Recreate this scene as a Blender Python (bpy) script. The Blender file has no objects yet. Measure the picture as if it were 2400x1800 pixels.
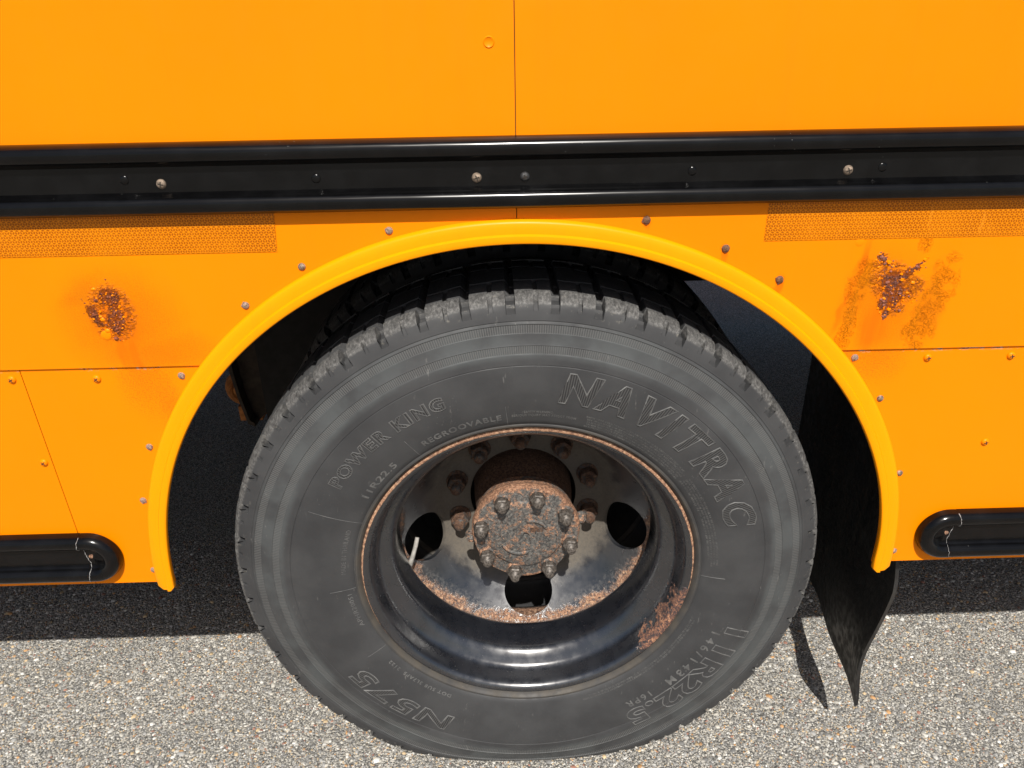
import bpy, bmesh, math, random
import numpy as np
from mathutils import Vector, Matrix
random.seed(7); RNG = np.random.default_rng(7)
R = math.radians
SC = bpy.context.scene
COL = SC.collection

# ------------------------------------------------------------------ camera
HUB = 0.495                       # height of the wheel centre above the ground
cam_d = bpy.data.cameras.new('camera'); cam = bpy.data.objects.new('camera', cam_d)
COL.objects.link(cam)
cam_d.sensor_width = 36.0; cam_d.lens = 26.1; cam_d.clip_start = 0.02; cam_d.clip_end = 2000
r_, u_, f_ = Vector((0.9996, -0.0246, -0.0154)), Vector((0.0245, 0.4342, 0.9005)), Vector((0.0154, 0.9005, -0.4347))
f_.normalize(); r_ = (r_ - f_*r_.dot(f_)).normalized(); u_ = r_.cross(f_)
M = Matrix((r_, u_, -f_)).transposed().to_4x4()
M.translation = Vector((-0.0417, -1.0299, 0.8871 + HUB))
cam.matrix_world = M
SC.camera = cam

# ------------------------------------------------------------------ light
to_sun = Vector((0.036, -0.79, 1.0)).normalized()
elev = math.asin(to_sun.z); az = math.atan2(to_sun.x, to_sun.y)
w = bpy.data.worlds.new('World'); SC.world = w; w.use_nodes = True
wn = w.node_tree.nodes; wl = w.node_tree.links
bg = wn['Background']; sky = wn.new('ShaderNodeTexSky'); sky.sky_type = 'NISHITA'
sky.sun_disc = False; sky.sun_elevation = elev; sky.sun_rotation = az
sky.air_density = 1.0; sky.dust_density = 2.5; sky.ozone_density = 0.4
wl.new(sky.outputs[0], bg.inputs[0]); bg.inputs[1].default_value = 0.072
sd = bpy.data.lights.new('sun', 'SUN'); sun = bpy.data.objects.new('sun', sd); COL.objects.link(sun)
sd.energy = 5.0; sd.angle = R(0.53); sd.color = (1.0, 0.96, 0.90)
sun.rotation_euler = to_sun.to_track_quat('Z', 'Y').to_euler()
sun.location = (0.5, -8, 10)
SC.view_settings.view_transform = 'Standard'; SC.view_settings.look = 'None'
SC.view_settings.exposure = 0.22; SC.view_settings.gamma = 1.0
SC.render.engine = 'CYCLES'
SC.render.resolution_x = 1024; SC.render.resolution_y = 768

# ------------------------------------------------------------------ node helper
class NT:
    def __init__(s, name):
        s.m = bpy.data.materials.new(name); s.m.use_nodes = True
        s.t = s.m.node_tree; s.n = s.t.nodes; s.b = s.n['Principled BSDF']
        s.co = s.n.new('ShaderNodeTexCoord').outputs['Object']
    def put(s, sock, v):
        if v is None: return
        if hasattr(v, 'is_output'): s.t.links.new(v, sock)
        elif isinstance(v, (tuple, list)) and len(v) == 3 and sock.type == 'RGBA': sock.default_value = (*v, 1)
        else: sock.default_value = v
    def ma(s, op, a, b=None, c=None, clamp=False):
        x = s.n.new('ShaderNodeMath'); x.operation = op; x.use_clamp = clamp
        s.put(x.inputs[0], a); s.put(x.inputs[1], b); s.put(x.inputs[2], c); return x.outputs[0]
    def vm(s, op, a, b=None, c=None, out=0):
        x = s.n.new('ShaderNodeVectorMath'); x.operation = op
        s.put(x.inputs[0], a); s.put(x.inputs[1], b); s.put(x.inputs[2], c); return x.outputs[out]
    def scl(s, a, f):
        x = s.n.new('ShaderNodeVectorMath'); x.operation = 'SCALE'; s.put(x.inputs[0], a); s.put(x.inputs[3], f); return x.outputs[0]
    def noise(s, scale, detail=4, rough=.55, co=None, dist=0, color=False):
        x = s.n.new('ShaderNodeTexNoise'); s.put(x.inputs['Vector'], co or s.co)
        x.inputs['Scale'].default_value = scale; x.inputs['Detail'].default_value = detail
        x.inputs['Roughness'].default_value = rough; x.inputs['Distortion'].default_value = dist
        return x.outputs[1 if color else 0]
    def voro(s, scale, co=None, feat='F1', out='Distance', rand=1):
        x = s.n.new('ShaderNodeTexVoronoi'); x.feature = feat; s.put(x.inputs['Vector'], co or s.co)
        x.inputs['Scale'].default_value = scale; x.inputs['Randomness'].default_value = rand
        return x.outputs[out]
    def ss(s, v, lo, hi, a=0., b=1.):
        x = s.n.new('ShaderNodeMapRange'); x.interpolation_type = 'SMOOTHSTEP'; s.put(x.inputs[0], v)
        for i, q in zip((1, 2, 3, 4), (lo, hi, a, b)): x.inputs[i].default_value = q
        return x.outputs[0]
    def ramp(s, v, stops, const=False):
        x = s.n.new('ShaderNodeValToRGB'); s.put(x.inputs[0], v); e = x.color_ramp.elements
        if const: x.color_ramp.interpolation = 'CONSTANT'
        while len(e) < len(stops): e.new(.5)
        for q, (p, c) in zip(e, stops): q.position = p; q.color = (*c, 1)
        return x.outputs[0]
    def mix(s, f, a, b, mode='MIX'):
        x = s.n.new('ShaderNodeMix'); x.data_type = 'RGBA'; x.blend_type = mode
        s.put(x.inputs[0], f); s.put(x.inputs[6], a); s.put(x.inputs[7], b); return x.outputs[2]
    def lerp(s, f, a, b):
        x = s.n.new('ShaderNodeMix'); x.data_type = 'FLOAT'
        s.put(x.inputs[0], f); s.put(x.inputs[2], a); s.put(x.inputs[3], b); return x.outputs[0]
    def xyz(s, co=None):
        x = s.n.new('ShaderNodeSeparateXYZ'); s.put(x.inputs[0], co or s.co); return x.outputs
    def com(s, a, b, c):
        x = s.n.new('ShaderNodeCombineXYZ'); s.put(x.inputs[0], a); s.put(x.inputs[1], b); s.put(x.inputs[2], c); return x.outputs[0]
    def blob(s, co, c, size, ang=0):
        """1 at the centre falling to 0 at an ellipse of half-axes size (x, z), turned by ang degrees in the x-z plane"""
        x = s.n.new('ShaderNodeMapping'); x.vector_type = 'TEXTURE'; s.put(x.inputs[0], co)
        x.inputs[1].default_value = (c[0], 0, c[1]); x.inputs[2].default_value = (0, -R(ang), 0)
        x.inputs[3].default_value = (size[0], 1e6, size[1])
        l = s.vm('LENGTH', x.outputs[0], out=1); return s.ma('SUBTRACT', 1.0, l)
    def bump(s, h, strength=.3, dist=.001, normal=None):
        x = s.n.new('ShaderNodeBump'); s.put(x.inputs['Height'], h)
        x.inputs['Strength'].default_value = strength; x.inputs['Distance'].default_value = dist
        s.put(x.inputs['Normal'], normal); return x.outputs[0]
    def out(s, col=None, rough=None, metal=None, normal=None, spec=None, coat=None, coat_r=None):
        b = s.b.inputs
        s.put(b['Base Color'], col); s.put(b['Roughness'], rough); s.put(b['Metallic'], metal)
        s.put(b['Normal'], normal); s.put(b['Specular IOR Level'], spec)
        s.put(b['Coat Weight'], coat); s.put(b['Coat Roughness'], coat_r)
        if coat: s.put(b['Coat Normal'], normal)
        return s.m

YEL = (0.86, 0.228, 0.0001)
YEL_TRIM = (0.90, 0.305, 0.0008)
RUST_D, RUST_M, RUST_L = (0.055, 0.018, 0.012), (0.22, 0.065, 0.022), (0.48, 0.19, 0.07)

def mx(t, l):
    v = l[0]
    for q in l[1:]: v = t.ma('MAXIMUM', v, q)
    return v

def mat_yellow(name, col=YEL, rust=None):
    t = NT(name); n = t.noise(2.2, 2); 
    base = t.mix(t.ss(n, .3, .75), col, tuple(c*.93 for c in col))
    sp = t.voro(95); base = t.mix(t.ma('MULTIPLY', t.ss(sp, .05, .03), t.ss(t.noise(9), .60, .68)), base, (.22, .07, .01))
    stk = t.noise(26, 4, co=t.vm('MULTIPLY', t.co, (1.6, 1, .07))); base = t.mix(t.ma('MULTIPLY', t.ss(stk, .52, .75), .10), base, (.55, .17, .004))
    base = t.mix(t.ma('MULTIPLY', t.ss(t.noise(55, 5, .7), .58, .8), .10), base, (.62, .20, .01))
    h = t.ma('ADD', t.ma('MULTIPLY', t.noise(5, 2), 1.1), t.ma('MULTIPLY', t.noise(900, 2), .012))
    rough = t.ss(t.noise(30, 3), .2, .8, .30, .42); nrm = t.bump(h, .25, .004)
    if rust:
        wco = t.vm('ADD', t.co, t.scl(t.vm('SUBTRACT', t.noise(150, 4, .65, color=True), (.5, .5, .5)), .018))
        wc2 = t.vm('ADD', t.co, t.scl(t.vm('SUBTRACT', t.noise(28, 3, color=True), (.5, .5, .5)), .03))
        x, y, z = t.xyz()
        core = mx(t, [t.blob(wco, c, s, a) for c, s, a in rust['core']])
        bl = mx(t, [t.blob(wco, c, s, a) for c, s, a in rust['blister']])
        st = mx(t, [t.blob(wc2, c, s, a) for c, s, a in rust['stain']])
        gr = mx(t, [t.blob(wc2, c, s, a) for c, s, a in rust['grime']])
        ck = mx(t, [t.blob(wc2, c, s, a) for c, s, a in rust['crack']])
        streak = t.noise(40, 4, co=t.vm('MULTIPLY', t.co, (2.6, 1, .25)))
        # brown grime freckles
        fr = t.ma('MULTIPLY', t.ss(gr, 0, .75), t.ss(t.noise(520, 2), .46, .62))
        base = t.mix(t.ma('MULTIPLY', fr, .42), base, (.27, .082, .002))
        base = t.mix(t.ma('MULTIPLY', t.ss(gr, -.05, 1.), .60), base, (.55, .130, .001))
        base = t.mix(t.ma('MULTIPLY', t.ma('MULTIPLY', t.ss(gr, -.05, .8), t.ss(streak, .4, .65)), .38), base, (.52, .17, .002))
        # orange bleed
        base = t.mix(t.ma('MULTIPLY', t.ss(st, 0, .7), t.ss(streak, .25, .6, .25, .85)), base, (.66, .135, .001))
        # fine cracks in the paint
        cr = t.ma('SUBTRACT', 1.0, t.ss(t.voro(230, co=t.vm('MULTIPLY', wco, (.7, 1, 1.35)), feat='DISTANCE_TO_EDGE'), .012, .045))
        cr = t.ma('MULTIPLY', t.ma('MULTIPLY', cr, t.ss(ck, .05, .5)), t.ss(t.noise(60), .38, .58))
        base = t.mix(t.ma('MULTIPLY', cr, .45), base, (.16, .055, .003))
        # flaking blister zone
        bv = t.voro(210, wco); bm = t.ma('MULTIPLY', t.ss(bl, 0, .35), t.ss(t.noise(170, 3), .40, .56))
        base = t.mix(t.ma('MULTIPLY', bm, t.ss(bv, .25, .75)), base, (.42, .10, .012))
        # bare rust
        cm = t.ma('MULTIPLY', t.ss(core, .0, .28), t.ss(t.noise(170, 5, .75), .36, .50))
        g = t.noise(420, 4, .75); rc = t.ramp(g, rust['ramp'])
        rc = t.mix(t.ss(t.noise(90), .44, .58), rc, (.42, .090, .010))
        base = t.mix(cm, base, rc); rough = t.lerp(cm, rough, .85)
        hh = t.ma('ADD', t.ma('MULTIPLY', cm, t.ma('ADD', .6, t.ma('MULTIPLY', t.noise(380, 4, .8), 2.6))),
                  t.ma('MULTIPLY', bm, t.ma('SUBTRACT', 1.3, t.ma('MULTIPLY', bv, 1.6))))
        hh = t.ma('SUBTRACT', hh, t.ma('MULTIPLY', cr, .5))
        nrm = t.bump(hh, .9, .0030, nrm)
    return t.out(base, rough, 0, nrm, .12)

def mat_lower(name, col=YEL):
    """skirt sheet: chipped primer along the lap seam at the top edge, rust runs below it"""
    t = NT(name); x, y, z = t.xyz()
    base = t.mix(t.ss(t.noise(2.2, 2), .3, .75), col, tuple(c*.93 for c in col))
    sp = t.voro(110); base = t.mix(t.ma('MULTIPLY', t.ss(sp, .05, .03), t.ss(t.noise(9), .55, .62)), base, (.22, .07, .01))
    d = t.ma('SUBTRACT', HUB + .4335, z)
    ch = t.ma('MULTIPLY', t.ss(d, .008, .002), t.ss(t.noise(46, 6, .75, t.vm('MULTIPLY', t.co, (1, 1, 2.2))), .54, .57))
    inner = t.ss(t.noise(230, 3), .46, .52)
    wco = t.vm('ADD', t.co, t.scl(t.vm('SUBTRACT', t.noise(30, 3, color=True), (.5, .5, .5)), .03))
    st = mx(t, [t.blob(wco, c, s, a) for c, s, a in (((-.585, HUB+.43), (.05, .10), 6), ((-.55, HUB+.36), (.03, .12), 12), ((.535, HUB+.43), (.06, .07), 0), ((.50, HUB+.42), (.05, .04), 0))])
    base = t.mix(t.ma('MULTIPLY', t.ss(st, 0, .9), .55), base, (.70, .155, .001))
    fr = t.ma('MULTIPLY', t.ss(st, -.2, .5), t.ss(t.noise(520, 2), .5, .62)); base = t.mix(t.ma('MULTIPLY', fr, .45), base, (.24, .08, .006))
    base = t.mix(ch, base, t.mix(inner, (.52, .36, .26), t.mix(t.ss(t.noise(9), .40, .62), (.18, .06, .02), (.30, .23, .16))))
    h = t.ma('SUBTRACT', t.ma('MULTIPLY', t.noise(7, 2), .6), t.ma('MULTIPLY', ch, .25))
    return t.out(base, t.ss(t.noise(30, 3), .2, .8, .30, .42), 0, t.bump(h, .25, .004), .12)

def mat_black_gloss(name):
    t = NT(name)
    c = t.mix(t.ss(t.noise(25, 5), .35, .8), (.0016, .0016, .0018), (.0045, .0046, .005))
    sc = t.noise(300, 2, co=t.vm('MULTIPLY', t.co, (.06, 1, 3)))
    sp = t.ma('MULTIPLY', t.ss(t.voro(120), .06, .03), t.ss(t.noise(14), .56, .63))
    c = t.mix(sp, c, (.35, .34, .32))
    rough = t.ma('ADD', t.ss(sc, .3, .75, .15, .23), t.ma('MULTIPLY', sp, .5))
    h = t.ma('ADD', t.ma('MULTIPLY', t.noise(12, 2), .5), t.ma('MULTIPLY', sc, .03))
    return t.out(c, rough, 0, t.bump(h, .06, .003), .30)

def mat_tape():
    t = NT('reflective_tape'); x, y, z = t.xyz(); S = .0071
    u = t.ma('DIVIDE', x, S); v = t.ma('DIVIDE', z, S); q3 = math.sqrt(3)
    def cell(a, b):
        return (t.ma('WRAP', a, .5, -.5), t.ma('WRAP', b, q3/2, -q3/2))
    a = cell(u, v); b = cell(t.ma('SUBTRACT', u, .5), t.ma('SUBTRACT', v, q3/2))
    la = t.ma('ADD', t.ma('MULTIPLY', a[0], a[0]), t.ma('MULTIPLY', a[1], a[1]))
    lb = t.ma('ADD', t.ma('MULTIPLY', b[0], b[0]), t.ma('MULTIPLY', b[1], b[1]))
    s = t.ma('LESS_THAN', la, lb); px = t.lerp(s, b[0], a[0]); pz = t.lerp(s, b[1], a[1])
    ds = []
    for ang in (30, 90, 150):
        nx, nz = -math.sin(R(ang)), math.cos(R(ang))
        ds.append(t.ma('ABSOLUTE', t.ma('ADD', t.ma('MULTIPLY', px, nx), t.ma('MULTIPLY', pz, nz))))
    d = t.ma('MINIMUM', t.ma('MINIMUM', ds[0], ds[1]), ds[2])
    line = t.ss(d, .070, .036)
    fill = t.mix(t.noise(500, 1), (.30, .070, .0004), (.38, .095, .0006))
    fill = t.mix(t.ss(t.noise(14, 2), .4, .65), fill, (.42, .112, .0006))
    col = t.mix(line, fill, (.78, .245, .002))
    sm = t.ma('MULTIPLY', t.ss(t.noise(20, 3, co=t.vm('MULTIPLY', t.co, (3, 1, .6))), .62, .72), .4)
    col = t.mix(sm, col, (.80, .27, .012))
    return t.out(col, .25, 0, t.bump(line, .25, .0002), .2)

def polar(t):
    x, y, z = t.xyz()
    r = t.ma('SQRT', t.ma('ADD', t.ma('MULTIPLY', x, x), t.ma('MULTIPLY', z, z)))
    return x, y, z, r, t.ma('ARCTAN2', z, x)

def mat_rubber(name, dust=1.0):
    t = NT(name); x, y, z, r, th = polar(t)
    c = t.mix(t.ss(t.noise(9, 4), .3, .72), (.030, .0305, .032), (.048, .0485, .0495))
    # bluish-grey bloom and scuffs on the upper sidewall rings
    c = t.mix(t.ma('MULTIPLY', t.ma('MULTIPLY', t.ss(r, .424, .436), t.ss(r, .492, .478)), t.ss(t.noise(14, 4), .35, .62, .12, .75)), c, (.070, .076, .077))
    def band(a, b): return t.ma('MULTIPLY', t.ss(r, a-.0006, a+.0006), t.ss(r, b+.0006, b-.0006))
    ser = t.ma('ADD', band(.4690, .4815), band(.4370, .4495))
    wav = t.ma('SINE', t.ma('MULTIPLY', th, 820.0))
    c = t.mix(t.ma('MULTIPLY', ser, t.ss(wav, -.4, .6, .0, .60)), c, (.112, .111, .107))
    # road dust in scratches, worn pale tread, middle rows darkened by painted shade
    scr = t.ma('MULTIPLY', t.ss(t.noise(160, 3, .7, t.vm('MULTIPLY', t.co, (1, 1, .25))), .63, .72), t.ss(t.noise(12), .48, .6))
    c = t.mix(t.ma('MULTIPLY', scr, .45), c, (.17, .165, .155))
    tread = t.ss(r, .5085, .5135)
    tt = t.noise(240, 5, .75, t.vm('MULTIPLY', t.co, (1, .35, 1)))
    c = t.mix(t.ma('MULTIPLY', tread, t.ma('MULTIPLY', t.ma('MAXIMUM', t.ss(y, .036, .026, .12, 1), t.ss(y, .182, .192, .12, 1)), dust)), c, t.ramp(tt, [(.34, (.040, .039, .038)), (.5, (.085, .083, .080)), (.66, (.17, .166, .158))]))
    c = t.mix(t.ma('MULTIPLY', t.ss(t.noise(70, 4, .7), .60, .72), t.ma('MULTIPLY', t.ss(r, .493, .503), .5*dust)), c, (.20, .185, .155))
    # faint brownish ring where the bead meets the rim
    c = t.mix(t.ma('MULTIPLY', t.ss(r, .312, .303), t.ss(t.noise(25), .35, .65, .2, .7)), c, (.085, .072, .055))
    sp = t.ma('MULTIPLY', t.ss(t.voro(130), .055, .03), t.ss(t.noise(11), .56, .63)); c = t.mix(sp, c, (.30, .29, .27))
    h = t.ma('ADD', t.ma('MULTIPLY', ser, t.ma('MULTIPLY', wav, .22)), t.ma('ADD', t.ma('MULTIPLY', t.noise(700, 2), .10), t.ma('MULTIPLY', tread, t.ma('MULTIPLY', tt, 1.1))))
    return t.out(c, t.ss(t.noise(40, 3), .3, .7, .55, .74), 0, t.bump(h, .55, .001), .4)

def mat_letter():
    t = NT('raised_rubber_lettering')
    c = t.mix(t.ss(t.noise(60, 4), .35, .7), (.070, .070, .070), (.125, .124, .120))
    return t.out(c, .62, 0, t.bump(t.noise(800, 2), .2, .0004), .45)

def mat_hatch():
    t = NT('ribbed_rubber_letter_face'); x, y, z, r, th = polar(t)
    wv = t.ma('SINE', t.ma('MULTIPLY', th, 640.0))
    c = t.mix(t.ss(wv, -.5, .5), (.020, .020, .021), (.058, .058, .057))
    return t.out(c, .65, 0, t.bump(wv, .5, .0005), .4)

def mat_rim():
    t = NT('black_painted_steel_rusting'); x, y, z, r, th = polar(t)
    n1 = t.noise(34, 5, .65); n2 = t.noise(160, 5, .75); 
    c = t.mix(t.ss(t.noise(15, 4), .3, .7), (.0065, .0078, .0110), (.012, .0138, .0180))
    # dusty film on the dish, thick towards the bolting face
    dd = t.ma('MULTIPLY', t.ss(y, .14, .26), t.ss(t.noise(22, 5, .7), .30, .68))
    c = t.mix(t.ma('MULTIPLY', dd, .17), c, (.14, .135, .13))
    face = t.ma('MULTIPLY', t.ss(t.ma('ADD', r, t.ma('MULTIPLY', t.ma('SUBTRACT', n1, .5), .05)), .212, .178), t.ss(y, .17, .19))
    c = t.mix(t.ma('MULTIPLY', face, t.ss(n2, .25, .6, .55, .95)), c, (.112, .094, .071))
    ring = t.ma('MULTIPLY', t.ma('MULTIPLY', t.ss(r, .225, .245), t.ss(y, .155, .165)), t.ss(n2, .44, .62))
    c = t.mix(t.ma('MULTIPLY', ring, .22), c, (.17, .16, .145))
    # rust: lip, weld between disc and barrel
    rc = t.ramp(t.noise(170, 5, .85), [(.34, (.030, .022, .019)), (.44, (.19, .085, .045)), (.53, (.42, .22, .12)), (.62, (.54, .36, .22)), (.74, (.62, .50, .38))])
    lip = t.ma('MULTIPLY', t.ss(t.ma('ADD', y, t.ma('MULTIPLY', t.ma('SUBTRACT', n2, .5), .010)), .0115, .0070), t.ss(n1, .33, .45, .35, 1))
    lip = t.ma('MULTIPLY', lip, t.ss(t.ma('ADD', t.ma('ADD', t.ma('MULTIPLY', t.ma('SUBTRACT', r, .2962), 560.0), t.ma('MULTIPLY', z, 9.0)), t.ma('MULTIPLY', t.noise(55, 4, .7), 2.2)), .75, 1.15))
    weld = t.ma('MULTIPLY', t.ss(t.ma('ADD', r, t.ma('MULTIPLY', t.ma('SUBTRACT', n1, .5), .060)), .243, .256), t.ss(y, .150, .156))
    weld = t.ma('MULTIPLY', weld, t.ss(n2, .40, .54, .25, 1))
    weld = t.ma('MULTIPLY', weld, t.ss(y, .235, .205))
    co2 = t.vm('ADD', t.co, t.scl(t.vm('SUBTRACT', t.noise(75, 4, .7, color=True), (.5, .5, .5)), .045))
    scab = mx(t, [t.blob(co2, cc, ss_, a) for cc, ss_, a in (((.280, -.078), (.012, .034), -16), ((.262, -.125), (.015, .042), -27), ((.236, -.170), (.015, .038), -38))])
    scab = t.ma('MULTIPLY', t.ss(scab, .08, .22), t.ss(y, .055, .045))
    c2 = t.ramp(t.noise(150, 5, .8, dist=1.2), [(.40, (.010, .008, .010)), (.50, (.085, .034, .024)), (.58, (.28, .12, .058)), (.70, (.52, .30, .16))])
    rm = t.ma('MAXIMUM', lip, t.ma('MULTIPLY', weld, .95))
    c = t.mix(rm, c, rc); c = t.mix(scab, c, c2)
    rr = t.ma('MAXIMUM', rm, scab)
    sp = t.ma('MULTIPLY', t.ss(t.voro(170), .075, .035), t.ss(t.noise(12), .46, .58)); c = t.mix(sp, c, (.40, .38, .34))
    ro = t.lerp(t.ma('MAXIMUM', t.ma('MAXIMUM', rr, t.ma('MAXIMUM', face, ring)), t.ma('MULTIPLY', dd, .5)), t.ss(t.noise(50, 3), .3, .7, .22, .38), .85)
    h = t.ma('ADD', t.ma('MULTIPLY', rr, t.ma('ADD', .3, t.ma('MULTIPLY', t.noise(260, 4, .8), 2.2))), t.ma('MULTIPLY', face, t.ma('MULTIPLY', n2, .8)))
    h = t.ma('ADD', h, t.ma('MULTIPLY', t.noise(30, 3), .07))
    return t.out(c, ro, 0, t.bump(h, .6, .0016), 1.0, t.ma('MULTIPLY', t.ma('SUBTRACT', 1.0, t.ma('MAXIMUM', rr, face)), .85), .18)

def mat_hub(name, rust=.5, dark=False):
    t = NT(name); n = t.noise(45, 6, .75, dist=.6); n2 = t.noise(230, 5, .8)
    k = .38 if dark else 1  # dark copy has the shade inside the dish painted into its colour
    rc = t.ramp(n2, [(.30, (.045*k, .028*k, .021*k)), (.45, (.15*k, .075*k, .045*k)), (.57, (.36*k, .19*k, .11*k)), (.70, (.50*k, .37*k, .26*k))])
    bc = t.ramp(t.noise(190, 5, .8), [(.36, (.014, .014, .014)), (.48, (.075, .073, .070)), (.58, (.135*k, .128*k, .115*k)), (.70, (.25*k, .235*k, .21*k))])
    x_, y_, z_, r__, th_ = polar(t)
    n = t.ma('ADD', n, t.ma('ADD', t.ss(r__, .097, .103, 0, .14), t.ma('MULTIPLY', t.ss(y_, .1165, .121), .10)))
    m = t.ss(t.ma('ADD', n, t.ma('MULTIPLY', t.ma('SUBTRACT', n2, .5), .55)), rust+.07, rust-.07)
    m = t.ma('SUBTRACT', 1.0, m)
    c = t.mix(m, bc, rc)
    h = t.ma('ADD', t.ma('MULTIPLY', n2, 1.6), t.ma('MULTIPLY', m, .5))
    return t.out(c, t.lerp(m, .48, .85), 0, t.bump(h, .7, .0009), .45)

def mat_plain(name, col, rough=.6, metal=0, nscale=40, var=.35, bump=.2, spec=.4):
    t = NT(name); c = t.mix(t.ss(t.noise(nscale, 5, .65), .3, .7), tuple(q*(1-var) for q in col), tuple(min(1, q*(1+var)) for q in col))
    return t.out(c, rough, metal, t.bump(t.noise(nscale*8, 3), bump, .001), spec)

def mat_flap():
    t = NT('black_rubber_mudflap'); st = t.noise(30, 5, .7, t.vm('MULTIPLY', t.co, (1, 1.5, .18)))
    c = t.mix(t.ss(t.noise(14, 5, .7), .35, .7), (.010, .0097, .0095), (.022, .0205, .019))
    c = t.mix(t.ma('MULTIPLY', t.ss(st, .5, .75), .5), c, (.060, .052, .042))
    sp = t.ma('MULTIPLY', t.ss(t.voro(120), .10, .05), t.ss(t.noise(16), .54, .62)); c = t.mix(sp, c, (.22, .21, .20))
    return t.out(c, t.ss(t.noise(60, 4), .35, .65, .38, .7), 0, t.bump(t.ma('ADD', t.noise(24, 4), t.ma('MULTIPLY', t.noise(260, 3), .18)), .45, .004), .45)

def mat_stone():
    t = NT('aggregate_stone'); a = t.n.new('ShaderNodeAttribute'); a.attribute_name = 'stone_colour'
    c = t.mix(t.ss(t.noise(420, 3), .35, .7, 0, .6), a.outputs[0], t.scl(a.outputs[0], .62))
    c = t.mix(t.ss(t.noise(5, 4, .65), .40, .72, 0, .45), c, t.mix(.35, (.15, .145, .135), t.scl(c, .8)))
    return t.out(c, .72, 0, t.bump(t.noise(900, 3), .35, .0006), .35)

STONES = [((.50, .475, .42), .27), ((.66, .645, .60), .12), ((.33, .325, .31), .29), ((.19, .187, .18), .19), ((.56, .42, .25), .075), ((.50, .28, .12), .032), ((.34, .17, .12), .028)]
def mat_ground():
    t = NT('asphalt_with_exposed_aggregate')
    wc = t.vm('ADD', t.co, t.scl(t.vm('SUBTRACT', t.noise(90, 2, color=True), (.5, .5, .5)), .006))
    wc = t.vm('MULTIPLY', wc, (1, 1, 0))
    d = t.voro(190, wc); cc = t.voro(190, wc, out='Color')
    v = t.ma('FRACT', t.ma('MULTIPLY', t.xyz(cc)[0], 7.31))
    stops, p = [], 0
    for c, f in STONES: stops.append((p, c)); p += f
    col = t.ramp(v, stops, True)
    col = t.mix(t.ss(d, .28, .55), col, (.10, .097, .09))
    f2 = t.voro(420, wc); c2 = t.xyz(t.voro(420, wc, out='Color'))[0]
    fine = t.ramp(c2, [(0, (.09, .088, .082)), (.45, (.22, .21, .19)), (.75, (.45, .42, .36))], True)
    col = t.mix(t.ss(d, .30, .42), col, fine)
    col = t.mix(t.ss(t.noise(1.6, 3), .35, .7, 0, .22), col, (.15, .145, .13))
    h = t.ma('SUBTRACT', 1.0, t.ma('ADD', t.ma('MULTIPLY', d, 1.3), t.ma('MULTIPLY', f2, .35)))
    return t.out(col, .85, 0, t.bump(h, .8, .003), .3)

RUST_L_ = dict(ramp=[(.32, (.06, .018, .010)), (.45, (.16, .045, .020)), (.56, (.33, .095, .038)), (.68, (.62, .27, .15))],
  core=[((-.602, HUB+.545), (.017, .014), 0), ((-.597, HUB+.528), (.009, .024), 12), ((-.600, HUB+.506), (.0145, .019), 0), ((-.602, HUB+.4935), (.007, .010), 0), ((-.629, HUB+.517), (.0075, .020), 24)],
  blister=[((-.603, HUB+.520), (.038, .050), 0), ((-.588, HUB+.502), (.016, .012), 0)],
  stain=[((-.602, HUB+.512), (.046, .062), 0), ((-.600, HUB+.468), (.016, .070), 4), ((-.585, HUB+.45), (.012, .060), 10)],
  grime=[((-.592, HUB+.505), (.115, .105), 0), ((-.56, HUB+.458), (.13, .05), 0), ((-.640, HUB+.550), (.055, .030), 35), ((-.585, HUB+.46), (.05, .06), 0)],
  crack=[((-.5, HUB+2), (.01, .01), 0)])
RUST_R_ = dict(ramp=[(.32, (.065, .022, .016)), (.45, (.15, .052, .036)), (.56, (.31, .115, .075)), (.68, (.62, .32, .23))],
  core=[((.535, HUB+.542), (.017, .018), 0), ((.541, HUB+.523), (.017, .020), 0), ((.534, HUB+.509), (.015, .013), 0), ((.535, HUB+.494), (.004, .011), 0), ((.554, HUB+.552), (.006, .025), -55), ((.568, HUB+.563), (.004, .011), -50), ((.511, HUB+.578), (.006, .006), 0)],
  blister=[((.530, HUB+.545), (.034, .032), 0), ((.560, HUB+.530), (.030, .022), 20), ((.513, HUB+.572), (.012, .016), 0), ((.545, HUB+.5), (.02, .014), 0)],
  stain=[((.538, HUB+.525), (.036, .050), 0), ((.519, HUB+.47), (.028, .055), -6), ((.482, HUB+.57), (.010, .045), -14), ((.470, HUB+.51), (.007, .07), -10), ((.168, HUB+.635), (.007, .013), 0), ((.284, HUB+.588), (.008, .020), 0), ((.368, HUB+.538), (.008, .020), 0)],
  grime=[((.53, HUB+.50), (.075, .105), 0), ((.595, HUB+.50), (.035, .095), -8), ((.49, HUB+.52), (.035, .09), -8)],
  crack=[((.487, HUB+.545), (.024, .05), -14), ((.480, HUB+.47), (.014, .06), -10), ((.610, HUB+.535), (.030, .055), -6), ((.590, HUB+.465), (.030, .05), 0), ((.572, HUB+.595), (.014, .02), 0), ((.56, HUB+.535), (.03, .02), 0)])

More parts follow.
